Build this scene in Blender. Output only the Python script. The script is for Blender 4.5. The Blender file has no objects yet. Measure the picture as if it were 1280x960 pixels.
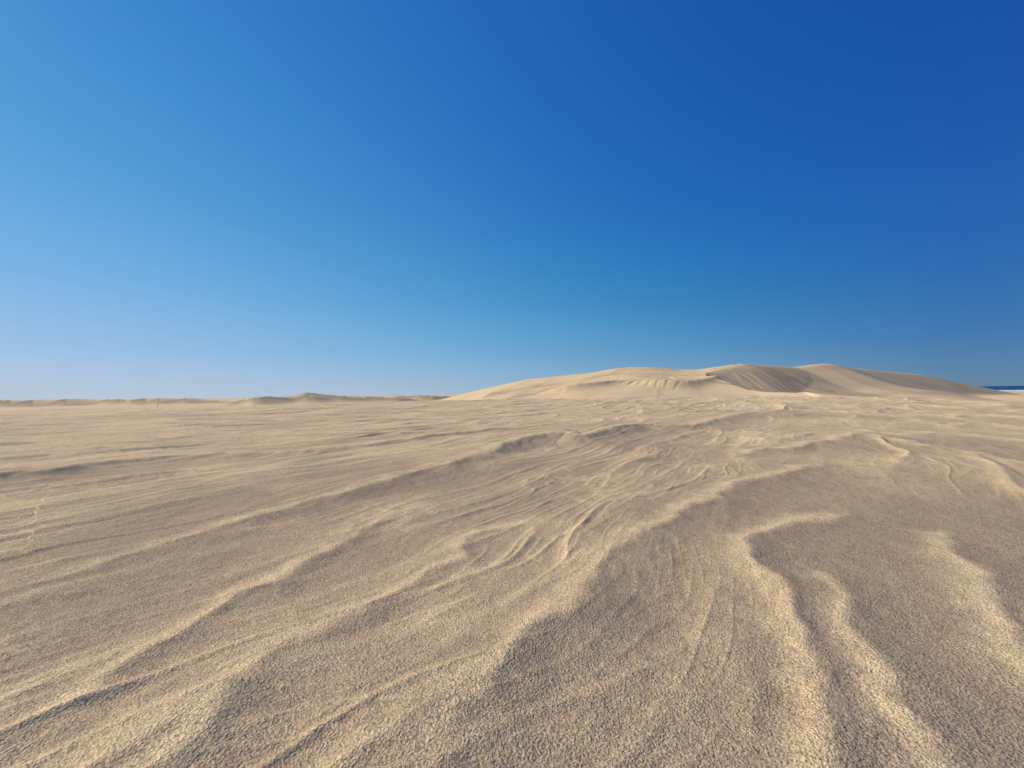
import bpy, math, numpy as np
from mathutils import Matrix, Vector

scene = bpy.context.scene
scene.view_settings.view_transform = 'Standard'
scene.view_settings.look = 'None'
scene.view_settings.exposure = 0

CAM_H = 0.6
SUN_EL = 32.0
SUN_AZ = -80.0      # degrees clockwise from +Y (negative: to the left)

# ------------------------------------------------------------------ noise
rng = np.random.RandomState(7)
PERM = rng.permutation(512).astype(np.int64)
ANG = rng.rand(512) * 2 * np.pi
GX, GY = np.cos(ANG), np.sin(ANG)

def perlin(x, y, seed=0):
    x = x + seed * 17.31; y = y - seed * 9.77
    xi = np.floor(x).astype(np.int64); yi = np.floor(y).astype(np.int64)
    xf = x - xi; yf = y - yi
    u = xf * xf * xf * (xf * (xf * 6 - 15) + 10)
    v = yf * yf * yf * (yf * (yf * 6 - 15) + 10)
    def g(ix, iy, dx, dy):
        h = PERM[(PERM[(ix + seed * 31) & 511] + iy) & 511]
        return GX[h] * dx + GY[h] * dy
    a = g(xi, yi, xf, yf); b = g(xi + 1, yi, xf - 1, yf)
    c = g(xi, yi + 1, xf, yf - 1); d = g(xi + 1, yi + 1, xf - 1, yf - 1)
    return ((a + u * (b - a)) * (1 - v) + (c + u * (d - c)) * v) * 1.5

def sstep(a, b, x):
    t = np.clip((x - a) / (b - a), 0, 1)
    return t * t * (3 - 2 * t)

def poly_dist(x, y, pts, zs=None):
    pts = np.array(pts, float)
    seg = np.hypot(*(pts[1:] - pts[:-1]).T[:2]); cum = np.concatenate([[0], np.cumsum(seg)])
    best = np.full(x.shape, 1e18); side = np.zeros(x.shape); par = np.zeros(x.shape)
    for i in range(len(pts) - 1):
        ax, ay = pts[i][:2]; bx, by = pts[i + 1][:2]
        dx, dy = bx - ax, by - ay
        t = np.clip(((x - ax) * dx + (y - ay) * dy) / (dx * dx + dy * dy), 0, 1)
        px, py = x - ax - t * dx, y - ay - t * dy
        d = px * px + py * py
        m = d < best
        best = np.where(m, d, best)
        side = np.where(m, np.sign(px * dy - py * dx), side)
        par = np.where(m, cum[i] + t * seg[i], par)
    z = np.interp(par, cum, pts[:, 2]) if pts.shape[1] > 2 else None
    return np.sqrt(best), side, par / cum[-1], z

def smooth_pts(pts, n=5):
    P = np.array(pts, float); P = np.vstack([2 * P[0] - P[1], P, 2 * P[-1] - P[-2]])
    out = []
    for i in range(1, len(P) - 2):
        for k in range(n):
            t = k / n
            out.append(.5 * (2 * P[i] + (P[i + 1] - P[i - 1]) * t + (2 * P[i - 1] - 5 * P[i] + 4 * P[i + 1] - P[i + 2]) * t * t
                             + (-P[i - 1] + 3 * P[i] - 3 * P[i + 1] + P[i + 2]) * t ** 3))
    out.append(P[-2])
    return np.array(out)

# ------------------------------------------------------------------ landforms
DUNE = [(-60,146,-4),(-23.5,140,-1.0),(-10.3,138,2.04),(5,134,5.0),(14.5,130,5.7),(23.6,127,6.4),(34.4,123,6.95),
        (42.5,120,6.85),(50.1,117,6.35),(56.2,116,7.1),(61,115,7.6),(69.1,116,7.1),(76.9,118,6.65),
        (83.1,119,7.35),(87.2,120,7.6),(94.7,123,6.6),(111.4,130,5.7),(126.6,136,4.9),(148.5,145,2.3),
        (167.6,150,-.7),(182.3,153,-2.8),(205,160,-5),(260,180,-8)]
SPUR = [(61,115),(54,109),(46.5,103),(42,93),(44,80),(50,62)]

def big_dune(x, y, z):
    dd, side, par, zc = poly_dist(x, y, DUNE)
    near = side > 0
    s = np.where(near, np.interp(x, [85, 108, 130], [.155, .25, .34]), 0.30)
    w = 1.8
    dz = zc - (np.sqrt(dd * dd + w * w) - w) * s
    body = sstep(2, 25, dd) * (1 - .8 * sstep(90, 120, x))
    dz = dz + body * np.where(near, 1, .4) * (0.75 * perlin(x / 26, y / 17, 12) + 0.3 * perlin(x / 9, y / 7, 13))
    ds, ss, ps, _ = poly_dist(x, y, SPUR)
    right = np.where(ss < 0, 1.0, 0.0)
    shape = np.minimum(ds / 16.0, 1.0); shape = shape * (1.3 - .3 * shape)
    cut = right * shape * np.exp(-np.maximum(ds - 16, 0) / 80.0) * 5.0
    cut = cut * sstep(0.2, 20, dd) * near * sstep(35, 85, y)
    dz = dz - cut
    dz = dz + near * 0.6 * np.exp(-ds / 4.0) * sstep(3, 14, dd) * sstep(70, 90, y)
    lip_shade = 0
    for lip, a in [([(6,96),(12,92),(20,93),(25,98)], 1.5), ([(22,122),(34,114),(44,112)], 1.3), ([(26,92),(33,86),(41,88),(46,93)], 1.5)]:
        dl, sl, pl, _ = poly_dist(x, y, smooth_pts(lip, 4))
        env = np.sin(np.pi * np.clip(pl, 0, 1)) ** .7
        dz = dz + a * env * np.where(sl > 0, np.exp(-dl / 1.4), np.exp(-dl / 9.0)) * near
        lip_shade = lip_shade + env * np.where(sl > 0, np.exp(-dl / 2.5), 0) * near  # lee side of each lip gets painted shade
    ex, ey = (x - 38), (y - 78) * 0.8
    rr = np.hypot(ex, ey)
    tr = sstep(0.45, 0.95, np.cos(rr * 2 * np.pi / 1.9 + 2.2 * perlin(x / 8, y / 8, 14)))
    ang = np.arctan2(ex, ey)
    tr = tr * sstep(5, 8, rr) * (1 - sstep(21, 26, rr)) * (1 - sstep(.75, 1.1, np.abs(ang))) * sstep(-.5, .1, perlin(x / 5, y / 5, 16))
    for tk in ([(-6,100),(8,108),(22,112),(36,108),(48,97)], [(0,92),(12,103),(30,116),(40,119)], [(52,110),(56,103),(56,92),(52,78)],
               [(54,112),(60,103),(62,90),(60,76)], [(56,114),(66,103),(68,92),(66,80)], [(60,113),(70,104),(76,94),(74,80)], [(62, 112), (74, 100), (90, 94), (110, 92)]):
        dt, _, _, _ = poly_dist(x, y, smooth_pts(tk, 4))
        tr = np.maximum(tr, .8 * np.exp(-((dt - .8) / .35) ** 2))
    dz = dz - 0.16 * tr
    k = 1.0
    m = np.clip(0.5 + 0.5 * (dz - z) / k, 0, 1)
    out = z * (1 - m) + dz * m + k * m * (1 - m)
    flank_shade = right * near * (.6 + .4 * np.exp(-ds / 24)) * sstep(0, 3, ds) * sstep(0, 4, dd)  # painted shade weight for the flank right of the spur
    return out, tr * m, np.clip(flank_shade * m * (.9 + .4 * perlin(x / 7, y / 5, 11)) + lip_shade * m * .6, 0, 1)

def base_height(x, y):
    r = np.hypot(x, y)
    nz = perlin(x / 9, y / 9, 3)
    xe = np.interp(y, [-20, 0, 9, 13.7, 22.5, 32, 60], [9, 9.5, 10.7, 13, 17, 18.7, 24]) + nz * 1.2
    ye = np.interp(x, [-100, -60, -20, 0, 15, 25], [46, 42, 38, 37, 38, 40]) + nz * 4
    d = np.maximum(np.maximum(x - xe, y - ye), 0)
    z = -2.6 * (1 - np.exp(-d * d / (2 * 13.0 ** 2)))
    z = z + 0.06 * perlin(x / 3.1, y / 3.1, 5) * sstep(1.5, 6, r) + 0.12 * perlin(x / 11, y / 11, 6) * sstep(5, 20, r)
    z = z - .25 * sstep(-2, -30, x) * sstep(15, 40, r)
    tr = np.zeros_like(z); slip_shade = np.zeros_like(z)
    F = np.nonzero(r > 45)[0]
    if len(F):
        x, y, r, zf = x[F], y[F], r[F], z[F]
        zf = zf + sstep(60, 160, r) * (0.7 * perlin(x / 60, y / 45, 8) + 0.35 * perlin(x / 23, y / 18, 9)) \
              + sstep(300, 900, r) * 1.1 * perlin(x / 240, y / 160, 10)
        hump_shade = 0
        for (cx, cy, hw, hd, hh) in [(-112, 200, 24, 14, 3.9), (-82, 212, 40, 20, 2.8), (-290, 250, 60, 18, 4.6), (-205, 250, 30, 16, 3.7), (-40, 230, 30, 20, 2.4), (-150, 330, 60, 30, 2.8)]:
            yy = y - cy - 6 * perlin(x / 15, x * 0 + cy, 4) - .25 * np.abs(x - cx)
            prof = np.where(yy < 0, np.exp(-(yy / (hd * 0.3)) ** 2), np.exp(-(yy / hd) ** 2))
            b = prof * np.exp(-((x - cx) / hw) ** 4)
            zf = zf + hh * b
            hump_shade = hump_shade + np.where(yy < 0, b, 0) * 2.2  # near faces of the far dunes darkened as painted shade
        zf, trf, sl = big_dune(x, y, zf)
        cp = sstep(230, 1120, x + 0.1 * y + 30 * perlin(y / 200, x * 0, 15))
        zf = zf * (1 - cp) + (-13.5) * cp
        z[F] = zf; tr[F] = trf; slip_shade[F] = np.clip(sl + hump_shade, 0, 1.3)
    return z, tr, slip_shade

R = [
 ([(-2.6,.95,.02),(-1.65,1.38,.03),(-1.44,1.76,.035),(-1.12,2.5,.045),(-.81,3.1,.06),(-.30,4.08,.095),(.09,5.0,.12),(.61,5.46,.13),(.85,5.25,.11),
   (1.53,6.3,.12),(2.06,6.9,.12),(2.68,6.85,.10),(4,8.4,.09),(5.35,9.9,.06),(6.6,11.4,.03),(7.5,12.8,.0)], .55, .15),
 ([(-.16,.5,.024),(-.13,.69,.028),(-.095,.854,.030),(0,1.045,.031),(.138,1.23,.031),(.273,1.46,.031),(.547,1.83,.030),(.92,2.25,.030),(1.5,2.79,.034),
   (2.0,3.1,.03),(2.6,3.6,.01)], .14, .09),
 ([(1.75,2.15,.006),(1.37,1.99,.022),(1.04,1.81,.025),(.857,1.59,.026),(.774,1.3,.024),(.71,1.10,.021),(.62,.91,.019),(.468,.68,.016),(.4,.5,.01)], .08, .09),
 ([(1.05,1.5,.004),(.927,1.24,.011),(.83,1.02,.014),(.725,.836,.014),(.655,.676,.012),(.6,.5,.01)], .06, .08),
 ([(1.9,1.9,.004),(1.59,1.56,.012),(1.3,1.16,.014),(1.10,.925,.013),(1.0,.7,.01)], .08, .08),
 ([(-.62,.5,.012),(-.61,.70,.016),(-.613,.866,.018),(-.573,1.06,.018),(-.43,1.215,.019),(-.232,1.556,.018),(-.14,1.87,.014),(.16,2.16,.008)], .09, .05),
 ([(-.95,.6,.012),(-.919,.77,.015),(-.89,.976,.016),(-.84,1.325,.018),(-.742,1.66,.018),(-.658,2.08,.016),(-.378,2.54,.008)], .10, .05),
 ([(1.9,3.7,.01),(2.34,4.18,.05),(2.7,4.2,.055),(3.08,4.47,.06),(3.5,4.7,.045),(4.06,5.2,.05),(4.8,5.8,.01)], .28, .12),
 ([(4.5,5.3,.01),(4.2,4.8,.03),(4.15,4.5,.03),(4.0,4.1,.01)], .25, .12),
 ([(-6,2.6,.04),(-3.9,3.29,.08),(-3.7,3.8,.065),(-3.16,4.35,.06),(-2.09,4.67,.05),(-.92,6.2,.065),(.3,7.6,.06),(1.4,9.2,.02)], .40, .10),
]
R = [(smooth_pts(p, 4), a, b) for p, a, b in R]

def ripples(x, y):
    r = np.hypot(x, y)
    idx = np.nonzero(r < 20)[0]
    xn, yn = x[idx], y[idx]
    jx = xn + .05 * perlin(xn / .25, yn / .25, 40) + .014 * perlin(xn / .08, yn / .08, 42)
    jy = yn + .05 * perlin(xn / .25, yn / .25, 41) + .014 * perlin(xn / .08, yn / .08, 43)
    zz = np.zeros(len(idx)); ff = np.zeros(len(idx)); calm = np.zeros(len(idx))
    wsc = 1 + .13 * np.maximum(yn, 0)
    for k, (pts, wl, wr) in enumerate(R):
        d, sd, par, A = poly_dist(jx, jy, pts)
        endf = sstep(0, .12, np.minimum(par, 1 - par))
        flip = -1 if pts[0][1] > pts[-1][1] else 1
        lee = sd * flip > 0
        w = np.where(lee, wr, wl) * wsc
        q = d / w
        prof = np.exp(-q * q / (.22 + q)) * endf
        zz = np.maximum(zz, A * prof) + .3 * np.minimum(zz, A * prof)
        wf = .04 + .018 * yn
        ff = np.maximum(ff, endf * np.exp(-(d / np.where(lee, wf * .4, wf * 1.3)) ** 2))
        big = 1.0 if k in (0, 1, 2) else .5
        calm = np.maximum(calm, big * endf * np.exp(-(d / np.where(lee, 4.0 * wr, .8 * wl) / wsc) ** 2))
    cm = np.zeros_like(x); cm[idx] = calm
    a = math.radians(35)
    wx = x + 0.20 * perlin(x / 1.4, y / 1.4, 20) + .014 * perlin(x / .3, y / .3, 18)
    wy = y + 0.20 * perlin(x / 1.4, y / 1.4, 21) + .014 * perlin(x / .3, y / .3, 19)
    s = wx * math.sin(a) + wy * math.cos(a)
    t = wx * math.cos(a) - wy * math.sin(a)
    def ridge(s_, t_, ls, lt, seed, sharp=1.5, skew=0.3, soft=.06):
        h = 0
        for _ in range(2):
            n = perlin(s_ / ls, (t_ + skew * lt * h) / lt, seed)
            h = np.clip(1 + soft - np.sqrt(n * n * 4.4 + soft * soft), 0, 1) ** sharp
        return h
    h1 = ridge(s, t, 1.5, .21, 22, 1.8, .3, soft=.08)
    h2 = ridge(s, t, .75, .10, 23, 1.7, .3, soft=.1)
    h6 = ridge(s, t, .45, .055, 16, 1.6, .3, soft=.12)
    h3 = ridge(s, t, 2.8, .75, 24, 1.5, .35)
    h4 = ridge(s, t, 9.0, 2.2, 25, 1.3, skew=.12, soft=.2)
    h5 = ridge(s, t, 4.5, .38, 17, 1.6, soft=.08)
    mod = sstep(-.35, .35, perlin(x / .9, y / .9, 26))
    mod2 = sstep(-.3, .4, perlin(x / 1.6, y / 1.6, 27))
    mod3 = sstep(-.3, .35, perlin(x / .6, y / .6, 15))
    left = sstep(-.05, -.7, t)
    lr = .12 + .88 * np.maximum(left, .5 * sstep(2.2, 4.5, r))
    lr = lr * (1 - .65 * cm)
    z = .0105 * h1 * (.35 + .65 * mod2) * lr
    z = z + .0055 * h2 * (.3 + .7 * mod) * lr
    z = z + .0030 * h6 * mod3 * np.maximum(lr, .3) * (1 - sstep(5, 9, r))
    z = z + .015 * h5 * sstep(1.0, 3, r) * left * (1 - .5 * cm)
    z = z + .032 * h3 * sstep(1.8, 4.5, r) * (.4 + .6 * mod2) * (1 - .9 * cm)
    z = z + .10 * h4 * sstep(8, 22, r) * (1 - sstep(60, 110, r))
    # short cross-wind wavelets in the broad troughs
    sc = ridge(t * .8 + s * .6, s * .8 - t * .6, .16, .07, 28, 1.5, soft=.14)
    trough = np.exp(-((t + .75) / .6) ** 2) * sstep(1.1, 1.6, r)
    scm = np.maximum(sstep(.0, .4, perlin(x / .8 + 5, y / .8, 29)), .6 * trough) * np.maximum(lr, .55 * cm)
    z = z + .0048 * sc * scm * (1 - sstep(8, 14, r))
    z = z + .0012 * perlin(x / .05, y / .05, 32) * (1 - sstep(3, 6, r))
    z = z + .006 * perlin(x / .35, y / .35, 33)
    z = z * (1 - sstep(45, 105, r))
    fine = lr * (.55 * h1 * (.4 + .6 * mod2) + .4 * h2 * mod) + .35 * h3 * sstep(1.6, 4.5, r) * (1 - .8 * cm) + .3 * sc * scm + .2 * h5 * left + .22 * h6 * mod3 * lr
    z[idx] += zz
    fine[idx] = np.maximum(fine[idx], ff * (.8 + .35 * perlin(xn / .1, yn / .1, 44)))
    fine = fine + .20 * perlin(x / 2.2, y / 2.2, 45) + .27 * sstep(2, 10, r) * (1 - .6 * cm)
    return z, np.clip(fine, 0, 1)

def heights(x, y):
    zb, tr, cut = base_height(x, y)  # cut here carries the painted slip-face shade, not a height
    r = np.hypot(x, y)
    I = np.nonzero(r < 106)[0]
    fine = np.full(x.shape, .75)
    zr, f = ripples(x[I], y[I])
    fl = sstep(40, 90, r[I])
    zb[I] += zr; fine[I] = f * (1 - fl) + .75 * fl
    return zb, fine, tr, cut

# ------------------------------------------------------------------ terrain mesh
front = np.radians(np.linspace(-60, 60, 1300))
back = np.radians(np.linspace(60, 300, 161)[1:-1])
th = np.concatenate([front, back])
n1 = int(math.log(210 / .25) / .0055)
rad = np.concatenate([.25 * np.exp(np.arange(n1) * .0055)])
rad = np.concatenate([rad, rad[-1] * np.exp(np.arange(1, 190) * .021)])
NC, NR = len(th), len(rad)
TH, RR = np.meshgrid(th, rad)
X = (RR * np.sin(TH)).ravel(); Y = (RR * np.cos(TH)).ravel()
X = np.append(X, 0.0); Y = np.append(Y, 0.0)
Z, FINE, TR, SHADE = heights(X, Y)
z0 = float(Z[-1]); print('z under camera', z0, 'verts', len(X))
i = np.arange(NR - 1)[:, None] * NC; j = np.arange(NC)[None, :]; j2 = (j + 1) % NC
quads = np.stack([i + j, i + NC + j, i + NC + j2, i + j2], -1).reshape(-1, 4)
quads = quads[:, ::-1]
c = NR * NC
tris = np.stack([np.full(NC, c), (np.arange(NC) + 1) % NC, np.arange(NC)], -1)
loops = np.concatenate([quads.ravel(), tris.ravel()]).astype(np.int32)
tot = np.concatenate([np.full(len(quads), 4), np.full(len(tris), 3)]).astype(np.int32)
start = np.concatenate([[0], np.cumsum(tot)[:-1]]).astype(np.int32)
me = bpy.data.meshes.new('sand_ground')
me.vertices.add(len(X)); me.vertices.foreach_set('co', np.stack([X, Y, Z], -1).astype(np.float32).ravel())
me.loops.add(len(loops)); me.loops.foreach_set('vertex_index', loops)
me.polygons.add(len(tot)); me.polygons.foreach_set('loop_start', start)
me.update(calc_edges=True)
me.polygons.foreach_set('use_smooth', np.ones(len(tot), bool))
for nm, arr in (('fine', FINE), ('track', TR), ('slip_shade', SHADE)):
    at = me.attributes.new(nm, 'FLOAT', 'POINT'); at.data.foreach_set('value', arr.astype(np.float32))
me.update()
ground = bpy.data.objects.new('sand_dune_ground', me); scene.collection.objects.link(ground)
if me.polygons[10].normal.z < 0: me.flip_normals()

# ------------------------------------------------------------------ materials
def new_mat(name):
    m = bpy.data.materials.new(name); m.use_nodes = True
    nt = m.node_tree
    return m, nt, nt.nodes['Principled BSDF']

def N(nt, t, **kw):
    n = nt.nodes.new(t)
    for k, v in kw.items():
        if k in n.inputs.keys(): n.inputs[k].default_value = v
        else: setattr(n, k, v)
    return n

def mixc(nt, fac, a, b, blend='MIX'):
    n = nt.nodes.new('ShaderNodeMix'); n.data_type = 'RGBA'; n.blend_type = blend
    for s, v in ((n.inputs[0], fac), (n.inputs[6], a), (n.inputs[7], b)):
        if hasattr(v, 'is_output'): nt.links.new(v, s)
        else: s.default_value = v if not isinstance(v, tuple) else (*v, 1)
    return n.outputs[2]

def maprange(nt, v, a, b, c_, d):
    n = nt.nodes.new('ShaderNodeMapRange'); nt.links.new(v, n.inputs[0])
    for i_, q in enumerate((a, b, c_, d)): n.inputs[i_ + 1].default_value = q
    return n.outputs[0]

mat, nt, bs = new_mat('dune_sand')
L = nt.links.new
tc = N(nt, 'ShaderNodeTexCoord').outputs['Object']
fine = N(nt, 'ShaderNodeAttribute', attribute_name='fine').outputs['Fac']
trk = N(nt, 'ShaderNodeAttribute', attribute_name='track').outputs['Fac']
shade_fac = N(nt, 'ShaderNodeAttribute', attribute_name='slip_shade').outputs['Fac']
def noise(scale, detail=3, rough=.6):
    n = N(nt, 'ShaderNodeTexNoise', Scale=scale, Detail=detail, Roughness=rough); L(tc, n.inputs['Vector']); return n.outputs['Fac']
g1 = noise(200, 2, .6); g2 = noise(70, 2, .5); g3 = noise(3.5, 4, .6); g4 = noise(.25, 4, .6)
vor = N(nt, 'ShaderNodeTexVoronoi', Scale=320.0); L(tc, vor.inputs['Vector'])
vsep = N(nt, 'ShaderNodeSeparateColor'); L(vor.outputs['Color'], vsep.inputs[0])
fmod = N(nt, 'ShaderNodeMath', operation='ADD'); L(fine, fmod.inputs[0]); L(maprange(nt, g2, .3, .7, -.12, .12), fmod.inputs[1])
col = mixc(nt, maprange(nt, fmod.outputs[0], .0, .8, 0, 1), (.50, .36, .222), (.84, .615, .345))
col = mixc(nt, maprange(nt, vsep.outputs[0], 0, 1, 0, 1), mixc(nt, 1.0, col, (.68, .66, .64), 'MULTIPLY'), mixc(nt, 1.0, col, (1.24, 1.24, 1.24), 'MULTIPLY'))
dark = maprange(nt, vsep.outputs[1], .92, .94, 0, .6)
col = mixc(nt, dark, col, (.16, .12, .085))
col = mixc(nt, maprange(nt, g3, .35, .65, 0, .3), col, mixc(nt, 1.0, col, (.86, .84, .82), 'MULTIPLY'))
col = mixc(nt, maprange(nt, g4, .35, .65, 0, .25), col, mixc(nt, 1.0, col, (.87, .85, .82), 'MULTIPLY'))
col = mixc(nt, maprange(nt, trk, 0, 1, 0, .6), col, (.25, .18, .11))
col = mixc(nt, maprange(nt, shade_fac, 0, 1.3, 0, .9), col, (.33, .25, .17))  # shade of the slip faces painted into the sand colour
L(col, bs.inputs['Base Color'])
bs.inputs['Roughness'].default_value = .95
bs.inputs['Specular IOR Level'].default_value = .12
b1 = N(nt, 'ShaderNodeBump', Strength=1.0, Distance=.0062); L(g1, b1.inputs['Height'])
b2 = N(nt, 'ShaderNodeBump', Strength=.3, Distance=.01); L(g2, b2.inputs['Height']); L(b1.outputs[0], b2.inputs['Normal'])
b3 = N(nt, 'ShaderNodeBump', Strength=.3, Distance=.03); L(noise(7, 2, .5), b3.inputs['Height']); L(b2.outputs[0], b3.inputs['Normal'])
L(b3.outputs[0], bs.inputs['Normal'])
me.materials.append(mat)

# ------------------------------------------------------------------ sea
sm = bpy.data.meshes.new('sea')
xs = [1040, 1060, 1090, 1130, 1200, 1300, 1500, 2000, 4000, 9000, 40000]
ys = [-40000, -8000, -2000, 0, 400, 800, 1200, 1600, 2000, 3000, 5000, 9000, 40000]
vs = [(x_, y_, -12.0) for y_ in ys for x_ in xs]
fs = [(a * len(xs) + b, a * len(xs) + b + 1, (a + 1) * len(xs) + b + 1, (a + 1) * len(xs) + b) for a in range(len(ys) - 1) for b in range(len(xs) - 1)]
sm.from_pydata(vs, [], fs); sm.update()
sea = bpy.data.objects.new('sea', sm); scene.collection.objects.link(sea)
mat, nt, bs = new_mat('sea_water'); L = nt.links.new
geo = N(nt, 'ShaderNodeNewGeometry').outputs['Position']
sx = N(nt, 'ShaderNodeSeparateXYZ'); L(geo, sx.inputs[0])
mp = N(nt, 'ShaderNodeMapping'); mp.inputs['Scale'].default_value = (.02, .004, 1); L(geo, mp.inputs[0])
nn = N(nt, 'ShaderNodeTexNoise', Scale=1.0, Detail=4.0); L(mp.outputs[0], nn.inputs['Vector'])
sh = N(nt, 'ShaderNodeMath', operation='MULTIPLY_ADD'); L(nn.outputs['Fac'], sh.inputs[0]); sh.inputs[1].default_value = 900; L(sx.outputs[0], sh.inputs[2])
foam = maprange(nt, sh.outputs[0], 1880, 1980, 1, 0)
L(mixc(nt, foam, (.02, .08, .17), (.75, .78, .8)), bs.inputs['Base Color'])
bs.inputs['Roughness'].default_value = .6; bs.inputs['Specular IOR Level'].default_value = .15
sm.materials.append(mat)

# ------------------------------------------------------------------ marker post
def post():
    px, py = -99.0, 120.0
    zb = float(base_height(np.array([px]), np.array([py]))[0][0])
    import bmesh
    bm = bmesh.new()
    def tube(r1, r2, z1, z2, n=10, dx=0):
        rings = []
        for (rr_, zz_) in ((r1, z1), (r2, z2)):
            rings.append([bm.verts.new((dx + rr_ * math.cos(2 * math.pi * k / n), rr_ * math.sin(2 * math.pi * k / n), zz_)) for k in range(n)])
        for k in range(n): bm.faces.new((rings[0][k], rings[0][(k + 1) % n], rings[1][(k + 1) % n], rings[1][k]))
        bm.faces.new(rings[1]); bm.faces.new(rings[0][::-1])
    tube(.055, .04, -.5, 2.3); tube(.08, .065, 2.3, 2.4); tube(.05, .02, 2.4, 2.52)
    m_ = bpy.data.meshes.new('marker_post'); bm.to_mesh(m_); bm.free()
    o = bpy.data.objects.new('marker_post', m_); o.location = (px, py, zb); scene.collection.objects.link(o)
    mt, nt_, b_ = new_mat('weathered_wood')
    n_ = nt_.nodes.new('ShaderNodeTexNoise'); n_.inputs['Scale'].default_value = 8
    cr = nt_.nodes.new('ShaderNodeValToRGB'); cr.color_ramp.elements[0].color = (.26, .24, .22, 1); cr.color_ramp.elements[1].color = (.42, .39, .36, 1)
    nt_.links.new(n_.outputs[0], cr.inputs[0]); nt_.links.new(cr.outputs[0], b_.inputs['Base Color']); b_.inputs['Roughness'].default_value = .9
    m_.materials.append(mt)
post()

# ------------------------------------------------------------------ light
az, el = math.radians(SUN_AZ), math.radians(SUN_EL)
sd = Vector((math.sin(az) * math.cos(el), math.cos(az) * math.cos(el), math.sin(el)))
ld = bpy.data.lights.new('sun', 'SUN'); ld.energy = 4.3; ld.angle = math.radians(.53); ld.color = (1, .90, .73)
lo = bpy.data.objects.new('sun', ld); lo.rotation_euler = sd.to_track_quat('Z', 'Y').to_euler(); scene.collection.objects.link(lo)

w = bpy.data.worlds.new('World'); scene.world = w; w.use_nodes = True
nt = w.node_tree; L = nt.links.new
bg = nt.nodes['Background']
sky = nt.nodes.new('ShaderNodeTexSky'); sky.sky_type = 'NISHITA'; sky.sun_disc = False
sky.sun_elevation = el; sky.sun_rotation = az
sky.altitude = 0; sky.air_density = 1.0; sky.dust_density = 0.2; sky.ozone_density = 4.0

f_ = lambda c_: (c_ / 255 / 12.92) if c_ / 255 <= .04045 else ((c_ / 255 + .055) / 1.055) ** 2.4
def lin(t3): return np.array([f_(q) for q in t3])
tcw = nt.nodes.new('ShaderNodeTexCoord')
nv = nt.nodes.new('ShaderNodeVectorMath'); nv.operation = 'NORMALIZE'; L(tcw.outputs['Generated'], nv.inputs[0])
sep = nt.nodes.new('ShaderNodeSeparateXYZ'); L(nv.outputs[0], sep.inputs[0])
def dotn(v):
    d = nt.nodes.new('ShaderNodeVectorMath'); d.operation = 'DOT_PRODUCT'; L(nv.outputs[0], d.inputs[0]); d.inputs[1].default_value = v
    return d.outputs['Value']
def ramp(pos, cols):
    r_ = nt.nodes.new('ShaderNodeValToRGB'); r_.color_ramp.interpolation = 'B_SPLINE'
    e = r_.color_ramp.elements
    while len(e) < len(pos): e.new(.5)
    for q, p, c_ in zip(e, pos, cols): q.position = p; q.color = (*np.maximum(c_, 0), 1)
    L(sep.outputs[2], r_.inputs[0]); return r_.outputs[0]
# clear-sky colour against sine of elevation: away from / beside / towards the sun
pos = [0, .03, .09, .2, .36, .55, .75, 1]
A = [lin(q) for q in [(86,126,162), (74,122,166), (46,112,174), (28,99,177), (18,86,171), (14,77,161), (14,70,154), (14,66,152)]]
Mi = [lin(q) for q in [(154,180,206), (141,177,208), (106,166,209), (62,149,205), (36,125,197), (26,109,188), (25,100,180), (22,92,174)]]
B = [lin(q) for q in [(180,196,218), (174,195,222), (154,189,229), (122,179,230), (86,165,224), (66,150,215), (54,138,207), (50,130,200)]]
C = [2 * m_ - .5 * (a_ + b_) for a_, m_, b_ in zip(A, Mi, B)]
rA, rC, rB = ramp(pos, A), ramp(pos, C), ramp(pos, B)
t_ = maprange(nt, dotn((math.sin(math.radians(-82)), math.cos(math.radians(-82)), 0)), -.62, .86, 0, 1)
m2 = mixc(nt, t_, mixc(nt, t_, rA, rC), mixc(nt, t_, rC, rB))
pw = nt.nodes.new('ShaderNodeMath'); pw.operation = 'POWER'
L(maprange(nt, dotn(tuple(sd)), 0, 1, 0, 1), pw.inputs[0]); pw.inputs[1].default_value = 60
m3 = mixc(nt, pw.outputs[0], m2, (4.5, 4.2, 3.7))
sc_ = nt.nodes.new('ShaderNodeVectorMath'); sc_.operation = 'SCALE'; L(m3, sc_.inputs[0]); sc_.inputs['Scale'].default_value = 10
fin = mixc(nt, .08, sc_.outputs[0], sky.outputs[0])
L(fin, bg.inputs[0]); bg.inputs[1].default_value = .1

# ------------------------------------------------------------------ camera
cd = bpy.data.cameras.new('camera'); cam = bpy.data.objects.new('camera', cd); scene.collection.objects.link(cam)
cd.sensor_width = 36; cd.lens = 36 * 537 / 1280; cd.clip_start = .01; cd.clip_end = 80000
pitch, roll = math.radians(1.28), math.radians(0.9)
M = Matrix.Rotation(math.radians(90) + pitch, 4, 'X') @ Matrix.Rotation(-roll, 4, 'Z')
cam.matrix_world = Matrix.Translation((0, 0, CAM_H + .02)) @ M
scene.camera = cam
